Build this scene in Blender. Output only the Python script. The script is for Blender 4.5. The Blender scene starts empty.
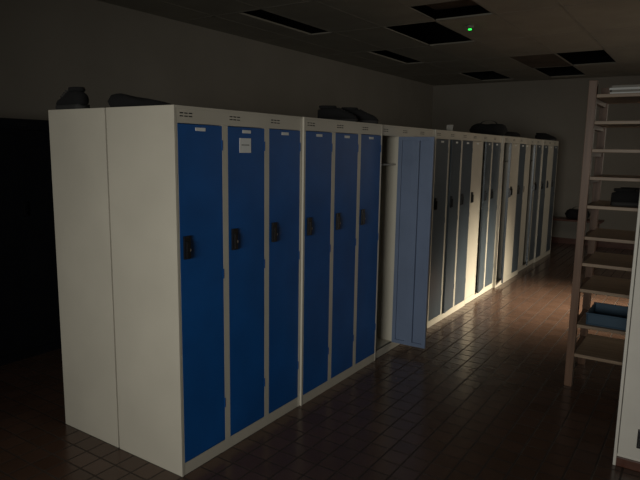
import bpy, bmesh, math, random
from mathutils import Matrix, Vector, noise
random.seed(4)
S=bpy.context.scene
try:
    S.view_settings.view_transform='Standard'
    S.view_settings.look='None'
except Exception: pass

# ---------------------------------------------------------------- materials
def mat(name,col,rough=.5,metal=0,var=.12,scale=6,bump=0.0,bscale=60,spec=.5,emit=None):
    m=bpy.data.materials.new(name);m.use_nodes=True
    nt=m.node_tree;N=nt.nodes;L=nt.links;b=N['Principled BSDF']
    b.inputs['Roughness'].default_value=rough;b.inputs['Metallic'].default_value=metal
    b.inputs['Specular IOR Level'].default_value=spec
    tc=N.new('ShaderNodeTexCoord')
    n=N.new('ShaderNodeTexNoise');n.inputs['Scale'].default_value=scale;n.inputs['Detail'].default_value=5
    L.new(tc.outputs['Object'],n.inputs['Vector'])
    r=N.new('ShaderNodeValToRGB');r.color_ramp.elements[0].position=.3;r.color_ramp.elements[1].position=.7
    r.color_ramp.elements[0].color=(*[c*(1-var) for c in col],1)
    r.color_ramp.elements[1].color=(*[min(1,c*(1+var)) for c in col],1)
    L.new(n.outputs['Fac'],r.inputs['Fac']);L.new(r.outputs['Color'],b.inputs['Base Color'])
    if bump>0:
        n2=N.new('ShaderNodeTexNoise');n2.inputs['Scale'].default_value=bscale;n2.inputs['Detail'].default_value=4
        L.new(tc.outputs['Object'],n2.inputs['Vector'])
        bp=N.new('ShaderNodeBump');bp.inputs['Strength'].default_value=bump;bp.inputs['Distance'].default_value=.01
        L.new(n2.outputs['Fac'],bp.inputs['Height']);L.new(bp.outputs['Normal'],b.inputs['Normal'])
    if emit:
        b.inputs['Emission Color'].default_value=(*emit[0],1);b.inputs['Emission Strength'].default_value=emit[1]
    return m
def wood(name,c1,c2,axis='Z'):
    m=bpy.data.materials.new(name);m.use_nodes=True
    nt=m.node_tree;N=nt.nodes;L=nt.links;b=N['Principled BSDF'];b.inputs['Roughness'].default_value=.4
    tc=N.new('ShaderNodeTexCoord');mp=N.new('ShaderNodeMapping')
    mp.inputs['Scale'].default_value={'Z':(30,30,2),'X':(2,30,30)}[axis]
    n=N.new('ShaderNodeTexNoise');n.inputs['Scale'].default_value=1.5;n.inputs['Detail'].default_value=6
    r=N.new('ShaderNodeValToRGB');r.color_ramp.elements[0].position=.35;r.color_ramp.elements[1].position=.65
    r.color_ramp.elements[0].color=(*c1,1);r.color_ramp.elements[1].color=(*c2,1)
    L.new(tc.outputs['Object'],mp.inputs['Vector']);L.new(mp.outputs['Vector'],n.inputs['Vector'])
    L.new(n.outputs['Fac'],r.inputs['Fac']);L.new(r.outputs['Color'],b.inputs['Base Color'])
    return m
def floor_mat():
    m=bpy.data.materials.new('red_brown_quarry_tile');m.use_nodes=True
    nt=m.node_tree;N=nt.nodes;L=nt.links;b=N['Principled BSDF']
    tc=N.new('ShaderNodeTexCoord')
    br=N.new('ShaderNodeTexBrick');br.offset=0;br.squash=1
    br.inputs['Scale'].default_value=1;br.inputs['Brick Width'].default_value=.12;br.inputs['Row Height'].default_value=.12
    br.inputs['Mortar Size'].default_value=.0055;br.inputs['Mortar Smooth'].default_value=.3
    br.inputs['Color1'].default_value=(.15,.086,.060,1);br.inputs['Color2'].default_value=(.12,.068,.046,1)
    br.inputs['Mortar'].default_value=(.062,.042,.032,1)
    L.new(tc.outputs['Object'],br.inputs['Vector'])
    n=N.new('ShaderNodeTexNoise');n.inputs['Scale'].default_value=2.2;n.inputs['Detail'].default_value=6
    L.new(tc.outputs['Object'],n.inputs['Vector'])
    mx=N.new('ShaderNodeMix');mx.data_type='RGBA';mx.blend_type='MULTIPLY';mx.inputs[0].default_value=.6
    hs=N.new('ShaderNodeRGBToBW');L.new(n.outputs['Color'],hs.inputs[0])
    L.new(br.outputs['Color'],mx.inputs[6]);L.new(hs.outputs[0],mx.inputs[7])
    L.new(mx.outputs[2],b.inputs['Base Color'])
    rr=N.new('ShaderNodeMapRange');rr.inputs['To Min'].default_value=.14;rr.inputs['To Max'].default_value=.28
    L.new(n.outputs['Fac'],rr.inputs['Value'])
    ad=N.new('ShaderNodeMath');ad.operation='MULTIPLY_ADD';ad.inputs[1].default_value=.5
    L.new(br.outputs['Fac'],ad.inputs[0]);L.new(rr.outputs['Result'],ad.inputs[2]);L.new(ad.outputs[0],b.inputs['Roughness'])
    n3=N.new('ShaderNodeTexNoise');n3.inputs['Scale'].default_value=9;n3.inputs['Detail'].default_value=2
    L.new(tc.outputs['Object'],n3.inputs['Vector'])
    bp0=N.new('ShaderNodeBump');bp0.inputs['Strength'].default_value=.15;bp0.inputs['Distance'].default_value=.01
    L.new(n3.outputs['Fac'],bp0.inputs['Height'])
    bp=N.new('ShaderNodeBump');bp.invert=True;bp.inputs['Strength'].default_value=.6;bp.inputs['Distance'].default_value=.004
    L.new(br.outputs['Fac'],bp.inputs['Height']);L.new(bp0.outputs['Normal'],bp.inputs['Normal']);L.new(bp.outputs['Normal'],b.inputs['Normal'])
    return m
M_wall=mat('painted_plaster',(.28,.258,.222),.85,var=.06,scale=1.5,bump=.15,bscale=90)
M_ceil=mat('ceiling_tile',(.32,.30,.25),.9,var=.08,scale=3,bump=.3,bscale=120)
M_ceil2=mat('stained_tile',(.10,.075,.055),.9,var=.25,scale=5,bump=.3)
M_grid=mat('grid_metal',(.29,.27,.23),.6)
M_slab=mat('plenum_shade',(.006,.006,.006),.95)  # near-black colour paints in the shade of the ceiling void
M_floor=floor_mat()
M_body=mat('cream_enamel',(.57,.54,.46),.42,var=.05,scale=3,bump=.04,bscale=200)
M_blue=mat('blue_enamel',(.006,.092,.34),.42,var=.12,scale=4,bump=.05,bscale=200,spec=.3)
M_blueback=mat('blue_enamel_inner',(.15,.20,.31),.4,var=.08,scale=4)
M_grey=mat('bluegrey_enamel',(.07,.092,.115),.3,var=.08,scale=4,bump=.04,bscale=200)
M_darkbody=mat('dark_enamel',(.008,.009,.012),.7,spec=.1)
M_black=mat('black_plastic',(.006,.006,.007),.35)
M_slot=mat('vent_dark',(.01,.01,.01),.8)
M_steel=mat('steel',(.6,.6,.6),.3,metal=1)
M_paper=mat('paper',(.8,.82,.81),.8,var=.03)
M_fabric=mat('black_fabric',(.008,.008,.009),.95,bump=.4,bscale=150)
M_sole=mat('rubber_sole',(.03,.03,.03),.8)
M_wood=wood('shelf_post_wood',(.14,.075,.045),(.21,.12,.075),'Z')
M_woodx=wood('shelf_board_wood',(.26,.18,.12),(.38,.28,.19),'X')
M_bench=wood('bench_wood',(.08,.025,.015),(.13,.045,.025),'X')
M_white=mat('white_enamel',(.9,.87,.79),.45,var=.03)
M_bluebin=mat('blue_plastic',(.025,.07,.12),.5)
M_frame=mat('window_frame',(.6,.6,.58),.5)
M_led=mat('green_led',(.0,.5,.05),.4,emit=((.02,1,.08),3))
M_glassless=mat('plastic_white',(.25,.24,.21),.5)

# ---------------------------------------------------------------- mesh builder
class MB:
    def __init__(s): s.v=[];s.f=[];s.m=[];s.mats=[]
    def mi(s,m):
        if m not in s.mats: s.mats.append(m)
        return s.mats.index(m)
    def box(s,x0,x1,y0,y1,z0,z1,m,M=None):
        k=len(s.v)
        for p in [(x0,y0,z0),(x1,y0,z0),(x1,y1,z0),(x0,y1,z0),(x0,y0,z1),(x1,y0,z1),(x1,y1,z1),(x0,y1,z1)]:
            p=Vector(p)
            s.v.append(tuple(M@p) if M else tuple(p))
        for f in [(0,3,2,1),(4,5,6,7),(0,1,5,4),(1,2,6,5),(2,3,7,6),(3,0,4,7)]:
            s.f.append([k+i for i in f]);s.m.append(s.mi(m))
    def loft(s,rings,m,cap=True):
        k=len(s.v);n=len(rings[0])
        for r in rings: s.v+= [tuple(p) for p in r]
        for i in range(len(rings)-1):
            for j in range(n):
                a=k+i*n+j;b=k+i*n+(j+1)%n
                s.f.append([a,b,b+n,a+n]);s.m.append(s.mi(m))
        if cap:
            s.f.append([k+j for j in range(n)][::-1]);s.m.append(s.mi(m))
            s.f.append([k+(len(rings)-1)*n+j for j in range(n)]);s.m.append(s.mi(m))
    def cyl(s,c,r,h,m,axis='z',n=20):
        ax={'z':(Vector((1,0,0)),Vector((0,1,0)),Vector((0,0,1))),'x':(Vector((0,1,0)),Vector((0,0,1)),Vector((1,0,0))),'y':(Vector((0,0,1)),Vector((1,0,0)),Vector((0,1,0)))}[axis]
        c=Vector(c);rs=[]
        for t,rr in ((0,r*.93),(h*.12,r),(h*.88,r),(h,r*.93)):
            rs.append([c+ax[2]*t+ax[0]*rr*math.cos(2*math.pi*i/n)+ax[1]*rr*math.sin(2*math.pi*i/n) for i in range(n)])
        s.loft(rs,m)
    def obj(s,name,loc=(0,0,0),rot=0,bevel=0,smooth=False,subd=0):
        me=bpy.data.meshes.new(name);me.from_pydata(s.v,[],s.f)
        for m in s.mats: me.materials.append(m)
        for p,i in zip(me.polygons,s.m): p.material_index=i; p.use_smooth=smooth
        bm=bmesh.new();bm.from_mesh(me);bmesh.ops.recalc_face_normals(bm,faces=bm.faces);bm.to_mesh(me);bm.free()
        o=bpy.data.objects.new(name,me);S.collection.objects.link(o);o.location=loc;o.rotation_euler[2]=rot
        if bevel:
            b=o.modifiers.new('bevel','BEVEL');b.width=bevel;b.segments=2;b.limit_method='ANGLE';b.angle_limit=math.radians(50)
        return o
def box_obj(name,*a,**k):
    b=MB();b.box(*a);return b.obj(name,**k)

# ---------------------------------------------------------------- room
XL,XR,YF,YB,ZC,ZT=-2.68,3.8,-4.4,9.25,2.9,3.5
ZW=ZC+.018
box_obj('floor',XL-.1,XR+.1,YF-.1,YB+.1,-.1,0,M_floor)
box_obj('wall_left',XL-.12,XL,YF-.1,YB+.1,0,ZW,M_wall)
box_obj('wall_back',XL,XR,YB,YB+.12,0,ZW,M_wall)
w=MB();wy0,wy1,wz0,wz1=3.9,8.3,.9,2.45
w.box(XR,XR+.12,YF-.1,wy0,0,ZW,M_wall);w.box(XR,XR+.12,wy1,YB+.1,0,ZW,M_wall)
w.box(XR,XR+.12,wy0,wy1,0,wz0,M_wall);w.box(XR,XR+.12,wy0,wy1,wz1,ZW,M_wall);w.obj('wall_right')
f=MB()
f.box(XR+.03,XR+.09,wy0,wy1,wz0,wz0+.06,M_frame);f.box(XR+.03,XR+.09,wy0,wy1,wz1-.06,wz1,M_frame)
for i in range(4):
    y=wy0+(wy1-wy0-.06)*i/3;f.box(XR+.03,XR+.09,y,y+.06,wz0+.06,wz1-.06,M_frame)
f.obj('window_1',bevel=.004)
w=MB();fx0,fx1,fz0,fz1=.3,2.7,.9,2.2
w.box(XL,fx0,YF-.12,YF,0,ZW,M_wall);w.box(fx1,XR,YF-.12,YF,0,ZW,M_wall)
w.box(fx0,fx1,YF-.12,YF,0,fz0,M_wall);w.box(fx0,fx1,YF-.12,YF,fz1,ZW,M_wall);w.obj('wall_front')
f=MB()
f.box(fx0,fx1,YF-.09,YF-.03,fz0,fz0+.06,M_frame);f.box(fx0,fx1,YF-.09,YF-.03,fz1-.06,fz1,M_frame)
for i in range(3):
    x=fx0+(fx1-fx0-.06)*i/2;f.box(x,x+.06,YF-.09,YF-.03,fz0+.06,fz1-.06,M_frame)
f.obj('added_front_window',bevel=.004)  # unseen window, added as an opening for the front fill lamp
# ceiling tiles on grid
px,py=.6,1.27
xs=[.8+px*i for i in range(-6,6)]; ys=[2.56+py*i for i in range(-6,7)]
c=MB();g=.004
def inholes(x,y,H): return any(abs(x-a)<.12 and abs(y-b)<.12 for a,b in H)
def clampbox(x0,x1,y0,y1,z0,z1,m):
    x0=max(x0,XL+.002);x1=min(x1,XR-.002);y0=max(y0,YF+.002);y1=min(y1,YB-.002)
    if x1-x0>.01 and y1-y0>.01: c.box(x0,x1,y0,y1,z0,z1,m)
for x in xs:
    for y in ys:
        if inholes(x,y,{(-1.0,3.83),(-1.6,7.64),(.2,6.37),(-.4,7.64)}): continue
        if inholes(x,y,{(-2.2,.02),(-2.2,2.56),(-2.2,5.10)}):
            # part-width tile slid aside, leaving a narrow gap
            clampbox(x+px-.28+.28-g-.0,x+px-g,y+g,y+py-g,ZC,ZC+.018,M_ceil)
            clampbox(x+g,x+.30,y+g,y+py-g,ZC,ZC+.018,M_ceil);continue
        if inholes(x,y,{(-.4,2.56)}):
            clampbox(x+g,x+px-g,y+g,y+.62,ZC,ZC+.018,M_ceil)
            clampbox(x+g,x+px-g,y+.64,y+py-g,ZC+.1,ZC+.118,M_ceil2);continue
        m=M_ceil2 if inholes(x,y,{(-.4,6.37)}) else M_ceil
        clampbox(x+g,x+px-g,y+g,y+py-g,ZC,ZC+.018,m)
for x in xs: clampbox(x-.012,x+.012,YF,YB,ZC-.002,ZC+.002,M_grid)
for y in ys: clampbox(XL,XR,y-.012,y+.012,ZC-.002,ZC+.002,M_grid)
c.obj('ceiling')
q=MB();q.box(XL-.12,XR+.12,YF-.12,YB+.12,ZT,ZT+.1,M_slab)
q.box(XL-.12,XL,YF-.12,YB+.12,ZW,ZT,M_slab);q.box(XR,XR+.12,YF-.12,YB+.12,ZW,ZT,M_slab)  # dark side boards added so the ceiling openings stay black
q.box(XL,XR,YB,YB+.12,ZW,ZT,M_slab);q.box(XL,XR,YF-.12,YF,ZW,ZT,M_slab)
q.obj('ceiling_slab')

# ---------------------------------------------------------------- lockers
W,D,H=.3318,.481,1.8
def bank(name,loc,rot=0,mat_door=M_blue,open_={},body=M_body,papers=(),n=3,doors={}):
    b=MB();t=.012;L=n*W-.003
    b.box(-D,0,0,t,0,H,body);b.box(-D,0,L-t,L,0,H,body)
    b.box(-D,-D+.008,t,L-t,.05,H-.02,body)
    b.box(-D,0,t,L-t,H-.014,H,body)
    b.box(-D+.008,-.003,t,L-t,.05,.062,body)
    b.box(-.02,-.002,t,L-t,0,.062,body)
    b.box(-.02,-.001,t,L-t,H-.078,H-.014,body)
    for i in range(n):
        md=doors.get(i,mat_door)
        y0=i*W;y1=y0+W
        if i>0:
            b.box(-D+.008,-.022,y0-.006,y0+.006,.062,H-.014,body)
        b.box(-.022,-.001,max(y0,t),y0+.02,.062,H-.078,body)
        b.box(-.022,-.001,y1-.02,min(y1,L-t),.062,H-.078,body)
        b.box(-D+.008,-.03,y0+.02,y1-.02,1.50,1.512,body)
        b.box(-.26,-.24,y0+.012,y1-.012,1.42,1.44,M_steel)
        for r in range(2):
            for q in range(3):
                yy=y0+.035+q*.028
                b.box(-.0015,.0006,yy,yy+.02,H-.035-r*.014,H-.030-r*.014,M_slot)
        a=open_.get(i,0)
        d0,d1=y0+.0215,y1-.0215;z0,z1=.065,H-.081
        P=Matrix.Translation((-.001,d1,0))@Matrix.Rotation(a,4,'Z') if a else Matrix.Translation((-.001,d1,0))
        wd=d1-d0
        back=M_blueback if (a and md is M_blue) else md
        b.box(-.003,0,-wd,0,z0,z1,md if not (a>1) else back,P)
        b.box(-.018,-.003,-wd,-wd+.03,z0,z1,back,P)
        b.box(-.018,-.003,-.03,0,z0,z1,back,P)
        b.box(-.018,-.003,-wd+.03,-.03,z0,z0+.03,back,P);b.box(-.018,-.003,-wd+.03,-.03,z1-.03,z1,back,P)
        b.box(-.0055,-.003,-wd+.03,-.03,z0+.03,z1-.03,back,P)
        b.box(-.030,-.0055,-wd/2-.035,-wd/2+.025,z0+.03,z1-.03,back,P)
        zc=1.145
        b.box(0,.012,-wd+.018,-wd+.056,zc-.055,zc+.055,M_black,P)
        b.box(.012,.024,-wd+.022,-wd+.040,zc-.048,zc+.03,M_black,P)
        k=len(b.v);b.cyl((.012,-wd+.044,zc-.012),.008,.008,M_steel,'x',12)
        for j in range(k,len(b.v)): b.v[j]=tuple(P@Vector(b.v[j]))
        if body is not M_darkbody: b.box(0,.002,-wd/2-.035,-wd/2+.03,z1-.03,z1-.014,M_paper,P)
        if i in papers:
            b.box(0,.002,-wd+.085,-wd+.175,z1-.130,z1-.055,M_paper,P)
            b.box(.002,.003,-wd+.10,-wd+.16,z1-.092,z1-.088,M_slot,P)
        for hz in (.25,.95,1.6): b.box(-.001,.002,-.004,.004,hz,hz+.05,md,P)
    return b.obj(name,loc,rot,bevel=.0015)
LB=3*W
offs=[0,.012,0,.012,0,.03,.0,.015]
C=M_body;G=M_grey  # cream on some far doors paints in window light reflected off them
for k in range(8):
    kw=dict(mat_door=M_blue if k<2 else M_grey)
    if k==0: kw['papers']=(1,)
    if k==2: kw['doors']={0:M_blue};kw['open_']={0:math.radians(91)}
    if k==3: kw['open_']={1:math.radians(4)}
    if k==4: kw['open_']={1:math.radians(7)};kw['doors']={0:C}
    if k==5: kw['open_']={0:math.radians(16)};kw['doors']={1:C}
    if k==6: kw['open_']={1:math.radians(12)};kw['doors']={0:C}
    if k==7: kw['doors']={1:C}
    bank('locker_bank',(offs[k],k*LB,0),0,**kw)
rear=bank('locker_bank',(-2*D-.012,LB-.003,0),math.pi)
for k in range(1,8):
    r=bpy.data.objects.new('locker_bank',rear.data);S.collection.objects.link(r)
    r.location=(-2*D-.012,(k+1)*LB-.003,0);r.rotation_euler[2]=math.pi
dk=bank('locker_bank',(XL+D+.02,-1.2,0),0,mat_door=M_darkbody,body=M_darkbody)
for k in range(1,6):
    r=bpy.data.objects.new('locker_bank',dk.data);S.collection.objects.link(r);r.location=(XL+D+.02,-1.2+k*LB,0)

# ---------------------------------------------------------------- shoes and bags
def shoe(loc,rot,L=.28,mat_=M_fabric,name='shoe'):
    b=MB();n=16
    st=[(0,.030,.075,.085),(.04,.036,.08,.10),(.12,.037,.078,.105),(.16,.037,.06,.10),(.20,.040,.05,.08),(.24,.045,.0,.065),(.265,.038,.0,.05),(.28,.018,.0,.035)]
    rings=[]
    for (x,w_,_,h) in st:
        x=x*L/.28;r=[]
        for i in range(n):
            a=2*math.pi*i/n;cx=math.cos(a);sz=math.sin(a)
            r.append((x,w_*(abs(cx)**.75)*(1 if cx>0 else -1)*(1 if sz<0 else .8+.2*(1-sz)),.02+(h-.02)*.5*(1+ (abs(sz)**.8)*(1 if sz>0 else -1))))
        rings.append(r)
    b.loft(rings,mat_)
    rs=[]
    for z,s_ in ((0,.98),(.012,1.05),(.026,1.04)):
        ring=[]
        pts=[(x*L/.28,w_) for x,w_,_,_ in st]
        for x,w_ in pts: ring.append((x,w_*s_+.002,z))
        for x,w_ in reversed(pts): ring.append((x,-w_*s_-.002,z))
        rs.append(ring)
    b.loft(rs,M_sole)
    rr=[]
    for t in range(13):
        a=2*math.pi*t/12;cx=.07+.055*math.cos(a);cy=.03*math.sin(a);cz=.105
        rr.append([(cx+.008*math.cos(q)*math.cos(a),cy+.008*math.cos(q)*math.sin(a),cz+.012*math.sin(q)) for q in [2*math.pi*j/6 for j in range(6)]])
    b.loft(rr,mat_,cap=False)
    for i in range(4):
        x=.145+i*.02;b.box(x,x+.006,-.025,.025,.096-i*.009,.104-i*.009,M_sole)
    return b.obj(name,loc,rot,smooth=True)
shoe((-.30,1.60,H),math.radians(35)); shoe((-.24,1.80,H),math.radians(40))
shoe((-.73,.05,H),math.radians(172),L=.25)
shoe((-.25,7.55,H),math.radians(10)); shoe((-.25,7.72,H),math.radians(-5))
def bag(name,loc,rot,L,w_,h,taper=0,handle=True,seed=0):
    b=MB();n=24;rings=[];K=14
    for i in range(K+1):
        t=i/K;e=min(1,(1-abs(2*t-1)**4))**.5+.04;r=[]
        hh=h*(1-taper*t)
        for j in range(n):
            a=2*math.pi*j/n
            cy=math.cos(a);cz=math.sin(a)
            nz=noise.noise(Vector((t*5,cy*1.5+seed,cz*1.5)))*.18
            y=w_/2*e*(abs(cy)**.7)*(1 if cy>0 else -1)*(1+nz)
            z=hh*.5*(1+(abs(cz)**.7)*(1 if cz>0 else -1)*min(1,e)*(1+(nz if cz>0 else 0)))
            r.append((t*L,y,max(0,z)))
        rings.append(r)
    b.loft(rings,M_fabric)
    if handle:
        rr=[]
        for t in range(15):
            a=math.pi*t/14;cx=L/2+L*.22*math.cos(a);cz=h*.92+h*.35*math.sin(a)
            rr.append([(cx+.008*math.cos(q),.015*math.sin(q),cz) for q in [2*math.pi*k/6 for k in range(6)]])
        b.loft(rr,M_fabric)
    return b.obj(name,loc,rot,smooth=True)
bag('folded_bag',(-.80,.25,H),math.radians(36),.40,.16,.115,taper=.6,handle=False,seed=2)
bag('duffel_bag',(-.47,5.2,H),math.radians(10),.45,.26,.15,seed=5)
bag('folded_jacket',(-.42,6.05,H),math.radians(60),.4,.25,.09,handle=False,seed=9)
b=MB();b.box(-.03,.03,-.04,.04,0,.06,M_glassless);b.box(-.031,.031,-.041,.041,.045,.065,M_glassless);b.box(.0301,.031,-.025,.025,.012,.036,M_slot)
b.obj('small_carton',(-.10,3.6,H),.3,bevel=.003)

# ---------------------------------------------------------------- shelf rack
b=MB();sx0,sx1,sy0,sy1=1.32,2.25,2.34,2.90
for x in (sx0,sx1-.05):
    for y in (sy0,sy1-.05): b.box(x,x+.05,y,y+.05,0,2.08,M_wood)
levels=[.22,.43,.68,.86,1.04,1.25,1.44,1.62,1.80,1.97]
for z in levels:
    b.box(sx0+.05,sx1-.05,sy0+.006,sy1-.006,z,z+.022,M_woodx)
    b.box(sx0+.01,sx0+.04,sy0+.05,sy1-.05,z-.03,z+.01,M_wood)
b.obj('wooden_shelf_rack',bevel=.002)
def bin_(name,x0,x1,y0,y1,z,h,m):
    q=MB();t=.008
    q.box(x0,x1,y0,y1,z,z+t,m);q.box(x0,x0+t,y0,y1,z+t,z+h,m);q.box(x1-t,x1,y0,y1,z+t,z+h,m)
    q.box(x0+t,x1-t,y0,y0+t,z+t,z+h,m);q.box(x0+t,x1-t,y1-t,y1,z+t,z+h,m)
    q.box(x0-.006,x1+.006,y0-.006,y0,z+h-.012,z+h,m);q.box(x0-.006,x1+.006,y1,y1+.006,z+h-.012,z+h,m)
    return q.obj(name,bevel=.003)
bin_('blue_storage_tray',1.42,1.80,2.38,2.72,.4522,.085,M_bluebin)
q=MB()
for i,(dx,cm) in enumerate([(0,M_paper),(.01,M_glassless),(-.005,M_paper),(.008,M_glassless)]):
    q.box(1.44+dx,1.72+dx,2.40,2.62,1.9925+i*.014,1.9925+i*.014+.013,cm)
q.obj('magazine_stack')
shoe((1.50,2.45,1.2725),math.radians(15),name='sneaker');shoe((1.52,2.60,1.2725),math.radians(8),name='sneaker')

# ---------------------------------------------------------------- white cabinet on the right
b=MB();x0,x1,y0,y1=1.75,2.25,1.37,1.85
b.box(x0,x0+.015,y0,y1,0,1.85,M_white);b.box(x1-.015,x1,y0,y1,0,1.85,M_white)
b.box(x0+.015,x1-.015,y1-.01,y1,.0,1.85,M_white);b.box(x0+.015,x1-.015,y0,y1-.01,1.83,1.85,M_white)
b.box(x0+.015,x1-.015,y0+.01,y1-.01,.05,.065,M_white);b.box(x0+.015,x1-.015,y0+.002,y0+.02,0,.05,M_bench)
b.box(x0+.018,x1-.018,y0+.001,y0+.016,.068,1.825,M_white)
b.box(x0+.10,x0+.135,y0-.012,y0+.001,.13,.23,M_black)
b.box(x0+.10,x0+.135,y0-.012,y0+.001,1.05,1.16,M_black)
b.obj('white_cabinet',bevel=.003)

# ---------------------------------------------------------------- bench at back
b=MB()
for i in range(3): b.box(-.5,.62,8.72+i*.13,8.84+i*.13,.46,.49,M_bench)
for x in (-.42,.5):
    b.box(x,x+.05,8.74,8.79,0,.46,M_bench);b.box(x,x+.05,9.03,9.08,0,.46,M_bench);b.box(x,x+.05,8.79,9.03,.38,.44,M_bench)
b.obj('wooden_bench',bevel=.004)
bag('gym_bag',(.02,8.88,.491),.1,.4,.22,.17,seed=12)
b=MB();b.cyl((0,0,-.025),.04,.025,M_glassless);b.cyl((0,0,-.034),.022,.012,M_glassless);b.box(-.014,.014,-.014,.014,-.042,-.033,M_led)
b.obj('smoke_detector',(-.17,4.20,ZC-.002),smooth=False)
box_obj('baseboard_back',XL+.001,XR-.001,YB-.012,YB,0,.1,M_bench)

# ---------------------------------------------------------------- lights
def area(name,loc,target,sx,sy,power,col,spread=180):
    l=bpy.data.lights.new(name,'AREA');l.shape='RECTANGLE';l.size=sx;l.size_y=sy;l.energy=power;l.color=col;l.spread=math.radians(spread)
    o=bpy.data.objects.new(name,l);S.collection.objects.link(o);o.location=loc
    o.rotation_euler=(Vector(target)-Vector(loc)).to_track_quat('-Z','Y').to_euler();return o
area('window_daylight_right',(XR-.1,6.0,1.75),(.2,5.2,.1),3.6,1.2,14,(1,.88,.70),150)
area('window_daylight_beam',(XR-.15,5.5,1.95),(.85,4.55,.0),.9,.7,34,(1,.87,.66),40)
area('front_fill',(1.7,YF+.08,1.6),(.2,.9,.85),1.6,1.1,14,(1,.97,.88),66)  # fill lamp added behind the camera to brighten the near lockers
wd=bpy.data.worlds.new('dim_dusk');S.world=wd;wd.use_nodes=True
wd.node_tree.nodes['Background'].inputs[0].default_value=(.6,.7,.85,1);wd.node_tree.nodes['Background'].inputs[1].default_value=.12

# ---------------------------------------------------------------- camera
yaw,pitch,roll,f=-.585,-.1549,.0152,578.8
d=Vector((math.sin(yaw)*math.cos(pitch),math.cos(yaw)*math.cos(pitch),math.sin(pitch)))
r=d.cross(Vector((0,0,1))).normalized();u=r.cross(d)
r2=r*math.cos(roll)+u*math.sin(roll);u2=-r*math.sin(roll)+u*math.cos(roll)
cam=bpy.data.cameras.new('camera');co=bpy.data.objects.new('camera',cam);S.collection.objects.link(co)
m=Matrix.Identity(4)
for i in range(3): m[i][0]=r2[i];m[i][1]=u2[i];m[i][2]=-d[i]
m.translation=Vector((2.0148,-1.8411,1.6113));co.matrix_world=m
cam.sensor_width=36;cam.lens=f*36/640;cam.clip_start=.05
S.camera=co
